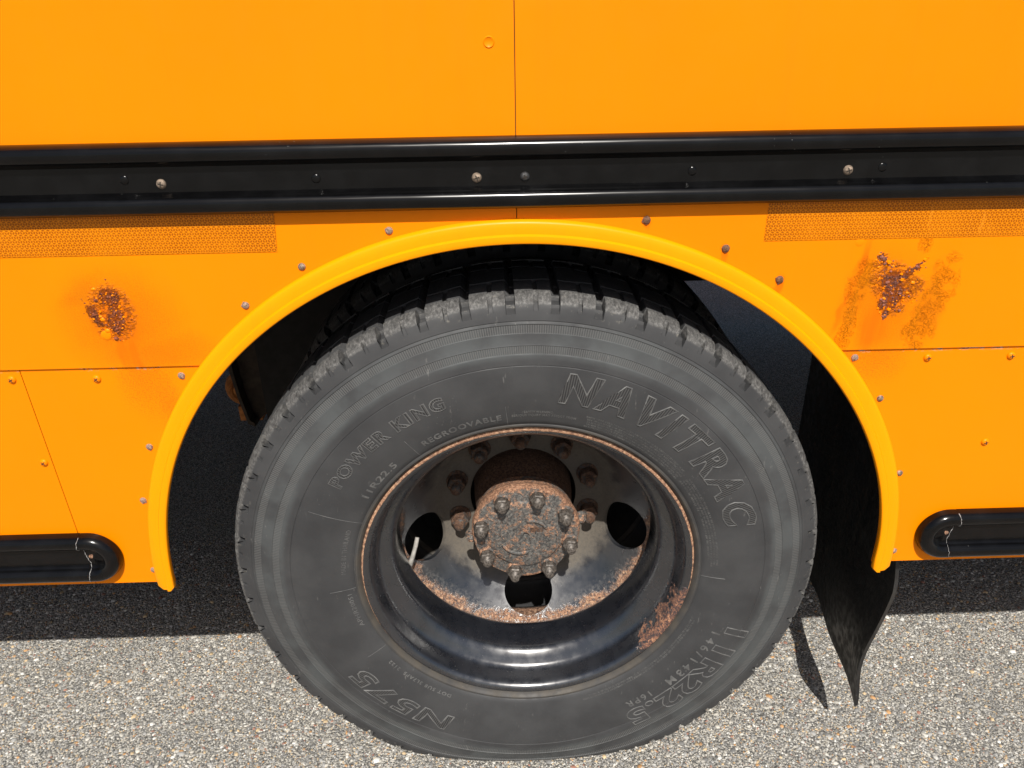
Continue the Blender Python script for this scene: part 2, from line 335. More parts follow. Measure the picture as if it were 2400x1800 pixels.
MAT = dict(
  yel=mat_yellow('school_bus_yellow_paint'), yel_l=mat_yellow('yellow_paint_with_rust_scab', rust=RUST_L_), yel_r=mat_yellow('yellow_paint_cracked_and_rusted', rust=RUST_R_),
  low=mat_lower('yellow_skirt_paint'), trim=mat_yellow('golden_yellow_trim_paint', YEL_TRIM), rail=mat_black_gloss('gloss_black_rail_paint'),
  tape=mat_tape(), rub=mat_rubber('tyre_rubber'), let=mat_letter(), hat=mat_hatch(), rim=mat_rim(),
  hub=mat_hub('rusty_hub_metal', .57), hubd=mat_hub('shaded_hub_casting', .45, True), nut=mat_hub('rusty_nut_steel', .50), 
  stud=mat_plain('worn_stud_steel', (.095, .082, .070), .5, .25, 220, .65, .12), black=mat_plain('underbody_black', (.012, .0115, .011), .8), dark=mat_plain('dark_gap', (.02, .016, .012), .9),
  brown=mat_plain('dusty_brown_frame_steel', (.045, .034, .025), .85), flap=mat_flap(), stone=mat_stone(), ground=mat_ground(),
  grain_l=mat_plain('red_rust_grain', (.24, .062, .022), .85, 0, 260, .75, .5), grain_r=mat_plain('brown_rust_grain', (.22, .080, .052), .85, 0, 260, .75, .5),
  rivet=mat_plain('rusted_rivet_head', (.30, .215, .17), .75, .15, 400, .6, .8), rivd=mat_plain('dark_rusted_rivet_head', (.17, .085, .05), .8, .1, 400, .6, .8), screw=mat_plain('weathered_zinc_screw', (.26, .20, .15), .55, .45, 300, .6, .6),
  screwb=mat_plain('black_painted_screw', (.03, .03, .031), .35, 0, 300, .4, .4), ringo=mat_plain('rusty_orange_shackle', (.34, .13, .035), .85, 0, 60, .4, .5), valve=mat_plain('dusty_grey_valve_stem', (.30, .285, .26), .7, 0, 90, .25, .3), caulk=mat_plain('cracked_white_sealant', (.30, .29, .28), .8, 0, 200, .5, .5))

# ------------------------------------------------------------------ mesh helpers
def mesh_obj(name, verts, faces, mats, parent=None, smooth=None, loc=(0, 0, 0)):
    me = bpy.data.meshes.new(name); me.from_pydata([tuple(v) for v in verts], [], faces)
    for m in (mats if isinstance(mats, (list, tuple)) else [mats]): me.materials.append(m)
    me.update(); return link(name, me, parent, smooth, loc)
def link(name, me, parent=None, smooth=None, loc=(0, 0, 0)):
    if smooth is not None:
        me.polygons.foreach_set('use_smooth', [True]*len(me.polygons))
        if smooth < 180: me.set_sharp_from_angle(angle=R(smooth))
    o = bpy.data.objects.new(name, me); COL.objects.link(o); o.location = loc
    if parent is not None: o.parent = parent
    return o
def bm_obj(name, bm, mats, parent=None, smooth=None, loc=(0, 0, 0), normals=True):
    if normals: bmesh.ops.recalc_face_normals(bm, faces=bm.faces)
    me = bpy.data.meshes.new(name); bm.to_mesh(me); bm.free()
    for m in (mats if isinstance(mats, (list, tuple)) else [mats]): me.materials.append(m)
    return link(name, me, parent, smooth, loc)
def lathe(prof, n=96, a0=0., a1=2*math.pi, closed=True, axis='y'):
    """profile (depth, radius) turned round the y axis"""
    V, F = [], []; k = len(prof); m = n if closed else n+1
    for i in range(m):
        a = a0+(a1-a0)*i/n; c, s = math.cos(a), math.sin(a)
        V += [(r*c, d, r*s) for d, r in prof]
    for i in range(n):
        j = (i+1) % m
        for q in range(k-1): F.append((i*k+q, j*k+q, j*k+q+1, i*k+q+1))
    return V, F
def box(bm, x0, x1, y0, y1, z0, z1, mi=0):
    v = [bm.verts.new((x, y, z)) for x in (x0, x1) for y in (y0, y1) for z in (z0, z1)]
    for f in ((0, 1, 3, 2), (4, 6, 7, 5), (0, 4, 5, 1), (2, 3, 7, 6), (0, 2, 6, 4), (1, 5, 7, 3)):
        bm.faces.new([v[i] for i in f]).material_index = mi
def prism(bm, pts, y0, y1, mi=0):
    """outline in x-z pushed from y0 (front) to y1"""
    a = [bm.verts.new((x, y0, z)) for x, z in pts]; b = [bm.verts.new((x, y1, z)) for x, z in pts]
    fs = [bm.faces.new(a), bm.faces.new(b[::-1])]; n = len(pts)
    for i in range(n): fs.append(bm.faces.new((a[i], b[i], b[(i+1) % n], a[(i+1) % n])))
    for f in fs: f.material_index = mi
    return a, b
def tube(pts, rad, n=10, cap=True):
    V, F = [], []; P = [Vector(p) for p in pts]; rad = rad if isinstance(rad, (list, tuple)) else [rad]*len(P)
    up = Vector((.13, .31, .94))
    for i, p in enumerate(P):
        d = (P[min(i+1, len(P)-1)]-P[max(i-1, 0)]).normalized(); s = d.cross(up).normalized(); q = s.cross(d)
        V += [tuple(p+(s*math.cos(2*math.pi*j/n)+q*math.sin(2*math.pi*j/n))*rad[i]) for j in range(n)]
    for i in range(len(P)-1):
        for j in range(n): F.append((i*n+j, i*n+(j+1) % n, (i+1)*n+(j+1) % n, (i+1)*n+j))
    if cap: F += [tuple(range(n))[::-1], tuple((len(P)-1)*n+j for j in range(n))]
    return V, F
def merge(*parts):
    V, F = [], []
    for v, f in parts:
        o = len(V); V += list(v); F += [tuple(i+o for i in q) for q in f]
    return V, F

# ------------------------------------------------------------------ ground
xs = [-400, -60, -12, -4, -1.6, 1.6, 4, 12, 60, 400]
gv = [(x, y, 0) for x in xs for y in xs]; n = len(xs)
gf = [(i*n+j, (i+1)*n+j, (i+1)*n+j+1, i*n+j+1) for i in range(n-1) for j in range(n-1)]
ground = mesh_obj('asphalt_ground', gv, gf, MAT['ground']); ground['kind'] = 'structure'
ground['label'] = 'coarse asphalt ground with exposed pale stones under the bus'; ground['category'] = 'ground'

def gravel():
    X0, X1, Y0, Y1 = -1.55, 1.55, -.16, .80
    N = 104000
    P = np.c_[RNG.uniform(X0, X1, N), RNG.uniform(Y0, Y1, N)]
    s = np.clip(RNG.lognormal(math.log(.0024), .45, N), .0014, .0095)      # half length
    asp = RNG.uniform(.5, .95, N); ang = RNG.normal(.5, .9, N); hgt = s*RNG.uniform(.22, .5, N)
    k = 6; th = np.arange(k)*2*np.pi/k
    jit = RNG.uniform(.72, 1.18, (N, k)); jit2 = jit*RNG.uniform(.45, .78, (N, k))
    def ring(j, z):
        a = th[None]+RNG.normal(0, .12, (N, k)); x = np.cos(a)*j*s[:, None]; y = np.sin(a)*j*(s*asp)[:, None]
        c, q = np.cos(ang)[:, None], np.sin(ang)[:, None]
        return np.stack([P[:, :1]+x*c-y*q, P[:, 1:]+x*q+y*c, np.broadcast_to(z, (N, k))], -1)
    r0 = ring(jit, np.full((N, 1), -.0012)); r1 = ring(jit2, (hgt*RNG.uniform(.75, 1., N))[:, None]+RNG.normal(0, .0003, (N, k)))
    top = np.stack([P[:, 0], P[:, 1], hgt*RNG.uniform(.9, 1.1, N)], -1)[:, None]
    V = np.concatenate([r0, r1, top], 1).reshape(-1, 3)
    base = np.arange(N)[:, None, None]*13
    q = [[i, (i+1) % k, k+(i+1) % k, k+i] for i in range(k)]
    tr = [[k+i, k+(i+1) % k, 12] for i in range(k)]
    Q = (base+np.array(q)[None]).reshape(-1, 4); T = (base+np.array(tr)[None]).reshape(-1, 3)
    me = bpy.data.meshes.new('gravel')
    me.vertices.add(len(V)); me.vertices.foreach_set('co', V.ravel())
    li = np.concatenate([Q.ravel(), T.ravel()]); me.loops.add(len(li)); me.loops.foreach_set('vertex_index', li)
    st = np.concatenate([np.arange(len(Q))*4, len(Q)*4+np.arange(len(T))*3]); me.polygons.add(len(st)); me.polygons.foreach_set('loop_start', st)
    cols = np.array([c for c, f in STONES]); pr = np.array([f for c, f in STONES]); pr /= pr.sum()
    cc = cols[RNG.choice(len(cols), N, p=pr)]*RNG.uniform(.72, 1.18, (N, 1))
    a = me.attributes.new('stone_colour', 'FLOAT_COLOR', 'POINT')
    a.data.foreach_set('color', np.repeat(np.c_[np.clip(cc, 0, .85), np.ones(N)], 13, 0).ravel().astype(np.float32))
    me.update(); me.validate(); me.materials.append(MAT['stone'])
    o = link('aggregate_stones', me); o['kind'] = 'stuff'; o['category'] = 'gravel'
    o['label'] = 'pale, grey and orange stones set in the asphalt surface'
gravel()

# ------------------------------------------------------------------ the bus
bus = bpy.data.objects.new('school_bus', None); COL.objects.link(bus)
bus['label'] = 'yellow school bus side with rusty panels, black rails and a deep dished rear wheel'
bus['category'] = 'bus'
XL, XR = -3.4, 3.4
SEAM = -.0135
Z = lambda z: HUB+z
def poly(c, t):
    v = 0
    for q in c: v = v*t+q
    return v
CO = [-0.02174, 0.00872, 0.05782, -0.052, -0.04956, 0.08111, 0.00929, 0.60462]
CI = [0.07692, 0.00272, -0.12146, -0.03769, 0.04479, 0.07041, -0.0023, 0.57243]
AC = (-.008, Z(.04))
def arch_pt(deg, f):
    """f = 0 at the outer edge of the arch trim, 1 at its inner edge"""
    t = max(-1.0, min(1.0, (deg-90)/90)); ro, ri = poly(CO, t), poly(CI, t)
    ri = .6*ri+.4*(ro-.0335)
    r = ro+(ri-ro)*f; a = R(90+t*90)
    return (AC[0]+r*math.cos(a), AC[1]+r*math.sin(a)-0.0)
SKIRT = Z(.0215); LAP = Z(.4335)
def sheet(name, pts, mat, y0=0., th=.0018):
    bm = bmesh.new(); prism(bm, pts, y0, y0+th); o = bm_obj(name, bm, mat, bus); return o
def arc(a0, a1, f=.86, n=48): return [arch_pt(a0+(a1-a0)*i/n, f) for i in range(n+1)]
# find arch angles where it crosses the lap seam
def cross(left):
    best = min(range(0, 900), key=lambda i: abs(arch_pt(90+i*.1*(1 if left else -1), .35)[1]-LAP))
    return 90+best*.1*(1 if left else -1)
aL, aR = cross(True), cross(False)
TOPM = Z(.735)
# upper side sheets, either side of the seam
o = sheet('upper_side_panel', [(XL, Z(.70)), (SEAM-.0006, Z(.70)), (SEAM-.0006, Z(1.9)), (XL, Z(1.9))], MAT['yel'], 0)
o = sheet('upper_side_panel', [(SEAM+.0006, Z(.70)), (XR, Z(.70)), (XR, Z(1.9)), (SEAM+.0006, Z(1.9))], MAT['yel'], -.0007)
# middle sheets (below the rail, cut by the arch)
o = sheet('arch_side_panel', [(XL, LAP)]+[(arch_pt(aL, .86)[0], LAP)]+arc(aL, 91, n=36)[1:]+[(SEAM-.0006, arch_pt(90.5, .86)[1]), (SEAM-.0006, Z(.698)), (XL, Z(.698))], MAT['yel_l'], .0002)
o['label'] = 'yellow panel with a dark red rust scab and brown streak'
o = sheet('arch_side_panel', [(XR, Z(.698)), (SEAM+.0006, Z(.698)), (SEAM+.0006, arch_pt(90.5, .86)[1])]+arc(90, aR, n=36)[1:-1]+[(arch_pt(aR, .86)[0], LAP), (XR, LAP)], MAT['yel_r'], 0)
o['label'] = 'yellow panel with cracked paint around a purple rust scab'
# skirt sheets sit behind the lap
ys = .0036
LS = [(-.7655, Z(.47)), (-.7555, SKIRT)]
sheet('skirt_panel', [(XL, SKIRT), (LS[1][0]-.0011, SKIRT), (LS[0][0]-.0011, Z(.47)), (XL, Z(.47))], MAT['low'], ys)
aL2 = cross(True)-6; aR2 = cross(False)+6
sheet('skirt_panel', [(LS[1][0], SKIRT), (arch_pt(182.5, .86)[0], SKIRT)]+[p for p in arc(180, aL2, n=30)]+[(arch_pt(aL2, .86)[0], Z(.475)), (LS[0][0], Z(.475))][-1:], MAT['low'], ys)
sheet('skirt_panel', [(XR, SKIRT), (XR, Z(.475)), ]+[p for p in arc(aR2, 0, n=30)]+[(arch_pt(0, .86)[0], SKIRT)], MAT['low'], ys)
bm = bmesh.new(); box(bm, XL, SEAM, .006, .010, Z(.70), Z(1.9)); box(bm, SEAM, XR, .006, .010, Z(.70), Z(1.9)); box(bm, -.80, -.73, .0062, .009, SKIRT, Z(.42)); box(bm, SEAM-.02, SEAM+.02, .0045, .0058, Z(.66), Z(.72))
bm_obj('backing_strip', bm, MAT['dark'], bus)

# lifted paint flakes and rust grains standing proud around the two scabs
def scab(cells, spread, n, mats, lab, seed):
    rn = random.Random(seed); V, F, MI = [], [], []
    for _ in range(n):
        (cx, cz), (sx, sz), ang = rn.choice(cells); a = rn.uniform(0, 6.283); q = abs(rn.gauss(.75, .38))*spread
        dx, dz = math.cos(a)*sx*q, math.sin(a)*sz*q; ca, sa = math.cos(R(ang)), math.sin(R(ang))
        x, z = cx+dx*ca-dz*sa, cz+dx*sa+dz*ca
        rad = min(.0042, rn.lognormvariate(math.log(.0013), .5)); h = rad*rn.uniform(.30, .75); k = 7; o = len(V); t0 = rn.uniform(0, 6)
        el = rn.uniform(.6, 1.0)
        r1 = [rad*rn.uniform(.75, 1.2) for _ in range(k)]
        V += [(x+r1[i]*math.cos(t0+i*6.283/k), .0004, z+el*r1[i]*math.sin(t0+i*6.283/k)) for i in range(k)]
        V += [(x+.62*r1[i]*math.cos(t0+i*6.283/k), -h*rn.uniform(.6, 1), z+.62*el*r1[i]*math.sin(t0+i*6.283/k)) for i in range(k)]
        V.append((x, -h*rn.uniform(.55, 1.05), z)); m = 0 if rn.random() < .55 and q > .55 else 1
        F += [(o+i, o+(i+1) % k, o+k+(i+1) % k, o+k+i) for i in range(k)]+[(o+k+i, o+k+(i+1) % k, o+2*k) for i in range(k)]; MI += [m]*(2*k)
    ob = mesh_obj('rust_flakes', V, F, mats, bus, 60); ob.data.polygons.foreach_set('material_index', MI); ob['kind'] = 'stuff'; ob['label'] = lab
scab(RUST_L_['core'], 1.15, 190, [MAT['yel'], MAT['grain_l']], 'rust grains and lifted paint flakes of the red scab', 3)
scab(RUST_R_['core']+[((.560, HUB+.530), (.022, .016), 20), ((.522, HUB+.560), (.014, .012), 0)], 1.1, 230, [MAT['yel'], MAT['grain_r']], 'rust grains and lifted paint flakes of the purple-brown scab', 4)

# black rails -----------------------------------------------------------
HW = .0485
def rail_h(s, p=.019):
    """height off the body at distance s from the rail's middle line"""
    s = abs(s); web = .0040
    if s <= .0165: return web
    if s <= .0195: return web+(s-.0165)/.003*.0045
    c, hw = .0335, .0145
    q = (s-c)/hw
    if abs(q) < 1: return max(web+.0045*max(0, 1-(s-.0195)/.003) if s < .0225 else .0, p*(1-abs(q)**2.6)**.55+.001)
    return .0005
SS = [-.048, -.0478, -.047, -.0455, -.043, -.040, -.0365, -.0335, -.030, -.027, -.024, -.0215, -.0205, -.0195, -.018, -.0165, -.015]
SS = SS+[0]+[-s for s in SS[::-1]]
def rail_mesh(x0, x1, zc, nx=2):
    V, F = [], []; k = len(SS)
    for i in range(nx):
        x = x0+(x1-x0)*i/(nx-1); V += [(x, -rail_h(s), zc+s) for s in SS]
    for i in range(nx-1):
        for q in range(k-1): F.append((i*k+q, (i+1)*k+q, (i+1)*k+q+1, i*k+q+1))
    return V, F
RZ = Z(.7085)
V, F = rail_mesh(XL, XR, RZ, 30)
belt = mesh_obj('belt_rail', V, F, MAT['rail'], bus, 32, (0, -.0012, 0)); belt['label'] = 'gloss black double ribbed rail above the wheel arch'
LZ = Z(.0835)
def rub_rail(xe, sgn):
    """straight run that ends in a half-round cap at xe (the tip); sgn = +1 when the tip points to +x"""
    xc = xe-sgn*.048
    V, F = rail_mesh(xc-sgn*.010, sgn*-3.4 if sgn > 0 else 3.4, LZ, 20)
    o = mesh_obj('rub_rail', V, F, MAT['rail'], bus, 32, (0, -.0012+ys, 0))
    hv = [s for s in SS if s >= 0]; k = len(hv); n = 26; V, F = [], []
    for i in range(n+1):
        a = math.pi*(-.5+i/n)
        for s in hv:
            hh = rail_h(s)+.0006
            if s < .0165: hh = .0046+.004*max(0, math.cos(a))*(1-s/.0165)
            V.append((xc+sgn*s*math.cos(a), -hh, LZ+s*math.sin(a)))
    for i in range(n):
        for q in range(k-1): F.append((i*k+q, (i+1)*k+q, (i+1)*k+q+1, i*k+q+1))
    off = len(V)          # short straight collar
    for xx in (xc, xc-sgn*.0095):
        V += [(xx, -rail_h(s)-.0006, LZ+s) for s in SS]
    kk = len(SS); F += [(off+q, off+kk+q, off+kk+q+1, off+q+1) for q in range(kk-1)]
    cap = mesh_obj('end_cap', V, F, MAT['rail'], o, 40)
    # cracked joint of old sealant
    pts = [(xc-sgn*(.0098+.0035*math.sin(s*70)+random.uniform(-.0009, .0009)), -rail_h(s)-.0008, LZ+s) for s in np.linspace(-.046, .046, 40)]
    V, F = tube(pts, [.00022+random.uniform(0, .0005) for _ in pts], 5)
    mesh_obj('sealant_joint', V, F, MAT['caulk'], o, 60)
    V, F = lathe([(-.0062, 0), (-.0058, .0024), (-.0048, .0042), (-.003, .0048), (-.002, .0049)], 14)
    mesh_obj('cap_screw', [(x*1.25+xc-sgn*.002, y, z+LZ+.001) for x, y, z in V], F, MAT['hub'], o, 40)
    return o
a = rub_rail(-.694, 1); a['label'] = 'black rub rail with a rounded end, below the red rust scab'
b = rub_rail(.6725, -1); b['label'] = 'black rub rail with a rounded end, beside the mudflap'

# wheel arch trim -------------------------------------------------------
PROF = [(-.03, .0040), (.0, -.0010), (.025, -.0045), (.07, -.0070), (.16, -.0084), (.36, -.0092), (.54, -.0095), (.590, -.0095), (.610, -.0108), (.630, -.0126), (.655, -.0136), (.69, -.0138), (.80, -.0138), (.93, -.0138), (.970, -.0132), (.99, -.0120), (1.0, -.0105), (.998, -.0060), (.97, -.0040)]
V, F = [], []; k = len(PROF); NA = 150
stations = [(90+90*(1-2*i/NA), None) for i in range(NA+1)]
def trim_ring(deg, drop=0., pinch=0.):
    out = []
    for f, y in PROF:
        g = f+(0.5-f)*pinch; x, z = arch_pt(deg, g); out.append((x, y, z-drop))
    return out
rings = [trim_ring(180, .018+d, p) for d, p in ((.008, .42), (.0035, .16), (0, .0))]
rings += [trim_ring(d) for d, _ in stations]
rings += [trim_ring(0, .021+d, p) for d, p in ((0, .0), (.0035, .16), (.008, .42))]
for rg in rings: V += rg
for i in range(len(rings)-1):
    for q in range(k-1): F.append((i*k+q, i*k+q+1, (i+1)*k+q+1, (i+1)*k+q))
F += [tuple(range(k)), tuple(range((len(rings)-1)*k, len(rings)*k))[::-1]]
o = mesh_obj('wheel_arch_trim', V, F, MAT['trim'], bus, 38); o['label'] = 'bright golden yellow curved lip around the wheel opening'

# reflective tape ---------------------------------------------------------
def tape(x0b, x0t, x1, cuts):
    bm = bmesh.new(); a = [(x0b, Z(.6058)), (x1, Z(.6058)), (x1, Z(.6600)), (x0t, Z(.6600))]
    prism(bm, a, -.0007, -.00005); return bm_obj('reflective_tape', bm, MAT['tape'], bus)
tape(-.3512, -.3476, XL, 0)
tape(.3373, .3373, XR, 0)

# screws and rivets -------------------------------------------------------
def screw_mesh(name, rad, hgt, mat, cross=True):
    V, F = lathe([(-hgt, 0), (-hgt*.97, rad*.35), (-hgt*.78, rad*.66), (-hgt*.42, rad*.9), (0, rad), (.001, rad)], 18)
    me = bpy.data.meshes.new(name); bm = bmesh.new(); vs = [bm.verts.new(v) for v in V]
    for f in F:
        try: bm.faces.new([vs[i] for i in f])
        except ValueError: pass
    bmesh.ops.remove_doubles(bm, verts=bm.verts, dist=1e-6)
    if cross:
        w_, l_ = rad*.11, rad*.52
        box(bm, -l_, l_, -hgt*1.03, -hgt*.5, -w_, w_, 1); box(bm, -w_, w_, -hgt*1.032, -hgt*.5, -l_, l_, 1)
    else:
        for _ in range(5):
            a = random.uniform(0, 6.28); d = random.uniform(.2, .9)*rad; q = rad*random.uniform(.15, .3)
            box(bm, d*math.cos(a)-q, d*math.cos(a)+q, -hgt*(1.05-d/rad*.75), -hgt*.1, d*math.sin(a)-q, d*math.sin(a)+q, 0)
    bmesh.ops.recalc_face_normals(bm, faces=bm.faces)
    bm.to_mesh(me); bm.free(); me.materials.append(mat); me.materials.append(MAT['dark'])
    me.polygons.foreach_set('use_smooth', [True]*len(me.polygons)); me.set_sharp_from_angle(angle=R(50)); return me
S_z = screw_mesh('screw', .0068, .0042, MAT['screw']); S_b = screw_mesh('screw', .0066, .0042, MAT['screwb'])
S_d = screw_mesh('rivet', .0062, .0016, MAT['rail'], False); S_y = screw_mesh('screw', .0066, .0040, MAT['low'])
RV = [screw_mesh('rivet', .0056, .0034, MAT['rivet'], False) for _ in range(3)]; RD = [screw_mesh('rivet', .0060, .0040, MAT['rivd'], False) for _ in range(2)]
RY = screw_mesh('rivet', .0076, .0012, MAT['yel'], False); RW = screw_mesh('rivet', .0056, .0032, MAT['screw'], False)
def put(name, me, x, z, y, parent=bus, lab=None):
    o = bpy.data.objects.new(name, me); COL.objects.link(o); o.parent = parent
    o.location = (x, y, z); o.rotation_euler = (0, random.uniform(0, 6.28), 0)
    if lab: o['label'] = lab
    return o
yw = -.0052
for x, z, m in ((-.538, .709, S_d), (-.49, .703, S_z), (-.283, .706, S_d), (-.067, .703, S_z), (-.002, .703, S_b), (.225, .706, S_d), (.438, .703, S_z), (.485, .706, S_d)):
    put('rail_screw' if m is not S_d else 'rail_rivet', m, x, Z(z), yw)
for i, (x, z) in enumerate(((-.192, .632), (-.32, .583), (-.409, .527), (-.526, .416), (-.602, .293), (-.635, .192), (-.65, .048), (.504, .419), (.558, .347), (.619, .206), (.643, .044))):
    put('rivet', RW if i in (1, 8, 9) else RV[i % 3], x, Z(z), (ys if z < .43 else 0))
for i, (x, z) in enumerate(((.168, .639), (.284, .596), (.368, .548))): put('rivet', RD[i % 2], x, Z(z), 0, lab='dark rusted rivet weeping an orange stain')
for x, z in ((-.781, .416), (-.654, .414), (-.775, .269), (.618, .416), (.748, .416), (.748, .262)): put('skirt_screw', S_y, x, Z(z), ys)
put('painted_rivet', RY, .476, Z(.6012), .0006); put('painted_rivet', RY, -.6205, Z(.4855), 0)
V, F = lathe([(-.0004, 0), (-.0005, .0056), (-.0011, .0062), (-.0006, .0070), (.0005, .0078)], 28)
put('painted_rivet', mesh_obj('painted_rivet', V, F, MAT['yel'], bus, 60).data, -.046, Z(.869), 0)
tmp = [o for o in COL.objects if o.name == 'painted_rivet.002']
for o in list(COL.objects):
    if o.name.startswith('painted_rivet') and o.location.length < 1e-6: bpy.data.objects.remove(o)

# body behind the skin, floor, frame rail, mudflap -----------------------
bm = bmesh.new()
box(bm, XL-.6, XR+.6, .012, 2.40, Z(.70), Z(.74)); bm_obj('floor_plate', bm, MAT['black'], bus)
bm = bmesh.new(); box(bm, XL-.6, XR+.6, 2.40, 2.42, Z(.02), Z(1.9)); bm_obj('far_side_panel', bm, MAT['yel'], bus)
bm = bmesh.new(); box(bm, XL, XR, .012, 2.40, Z(1.9), Z(1.92)); box(bm, XL-.02, XL, .0, 2.40, Z(.745), Z(1.9)); box(bm, XR, XR+.02, .0, 2.40, Z(.745), Z(1.9))
bm_obj('body_shell', bm, MAT['yel'], bus)
bm = bmesh.new(); box(bm, XL-.4, XR+.4, .76, .84, Z(.30), Z(.56)); bm_obj('frame_rail', bm, MAT['black'], bus)
bm = bmesh.new(); box(bm, XL-.4, XR+.4, 1.56, 1.64, Z(.30), Z(.56)); bm_obj('frame_rail', bm, MAT['black'], bus)
# wheel house top, plus an added plate darkening the gap behind the tyre
V, F = lathe([(.012, .70), (.74, .70)], 40, R(28), R(152), False); mesh_obj('wheel_house', [(x, y, z+HUB-.01) for x, y, z in V], F, MAT['black'], bus, 180)
bm = bmesh.new(); box(bm, -.66, -.10, .715, .722, Z(-.06), Z(.69)); box(bm, -.10, .40, .7152, .7218, Z(.14), Z(.69)); bm_obj('added_dark_plate', bm, MAT['black'], bus)
# spring hanger and shackle seen in the gloom
bm = bmesh.new(); prism(bm, [(-.60, Z(.42)), (-.735, Z(.30)), (-.730, Z(.10)), (-.722, Z(.03)), (-.708, Z(-.045)), (-.690, Z(-.055)), (-.645, Z(-.01)), (-.62, Z(.10)), (-.58, Z(.25)), (-.56, Z(.42))], .74, .758)
prism(bm, [(-.735, Z(.30)), (-.730, Z(.10)), (-.722, Z(.03)), (-.708, Z(-.045)), (-.690, Z(-.055)), (-.692, Z(-.043)), (-.702, Z(-.035)), (-.714, Z(.034)), (-.721, Z(.10)), (-.726, Z(.30))], .70, .739)
bm_obj('spring_hanger', bm, MAT['brown'], bus)
th = np.linspace(0, 2*math.pi, 33)
V, F = tube([(-.742+.036*math.cos(a), .80, Z(.012)+.040*math.sin(a)) for a in th], .011, 8, False)
V2, F2 = tube([(-.742, .78, Z(.012)), (-.742, .84, Z(.012))], .020, 14)
bm = bmesh.new(); box(bm, -.755, -.695, .775, .83, Z(-.075), Z(-.032)); V3 = [tuple(v.co) for v in bm.verts]; bm.verts.index_update(); F3 = [tuple(v.index for v in f.verts) for f in bm.faces]; bm.free()
V, F = merge((V, F), (V2, F2), (V3, F3)); mesh_obj('spring_shackle', V, F, MAT['ringo'], bus, 40)
# axle and brake drum
V, F = lathe([(.30, .10), (.62, .10), (.64, .07), (1.2, .07), (1.3, .07)], 32); mesh_obj('axle', V, F, MAT['black'], bus, 40, (0, 0, HUB))
# mudflap: a bowed rubber sheet hanging across the wheel track
def flap_pt(u, v):
    """u: 0 outer edge .. 1 inner edge, v: 0 bottom .. 1 top"""
    y = .038+u*.60; x = .672+.055*math.sin(min(u*1.15, 1)*math.pi*.5)+.010*math.sin(v*3.1)*(1-u)+ .004*math.sin(u*14)
    z = -.381+v*.74
    if u < .06: y += (.06-u)/.06*.012*max(0, (v-.40)/.10 if v < .5 else 1.0) - (.06-u)/.06*.004*math.sin(v*9)
    x -= .024*math.exp(-((v-.17)/.13)**2)*max(0, 1-u/.6)
    if u < .1 : x += (.1-u)*.06*math.exp(-((v-.42)/.08)**2)
    return (x, y, Z(z))
nu, nv = 24, 40; V = []
for th_ in (0, .007):
    for i in range(nu+1):
        for j in range(nv+1):
            p = flap_pt(i/nu, j/nv); V.append((p[0]+th_, p[1], p[2]))
W = nv+1; O = (nu+1)*W; F = []
for i in range(nu):
    for j in range(nv):
        F.append((i*W+j, i*W+j+1, (i+1)*W+j+1, (i+1)*W+j)); F.append((O+i*W+j, O+(i+1)*W+j, O+(i+1)*W+j+1, O+i*W+j+1))
for i in range(nu):
    F.append((i*W, (i+1)*W, O+(i+1)*W, O+i*W)); F.append((i*W+nv, O+i*W+nv, O+(i+1)*W+nv, (i+1)*W+nv))
for j in range(nv):
    F.append((j, O+j, O+j+1, j+1)); F.append((nu*W+j, nu*W+j+1, O+nu*W+j+1, O+nu*W+j))
o = mesh_obj('mudflap', V, F, MAT['flap'], bus, 40); o['label'] = 'black rubber mudflap hanging behind the dual wheels'

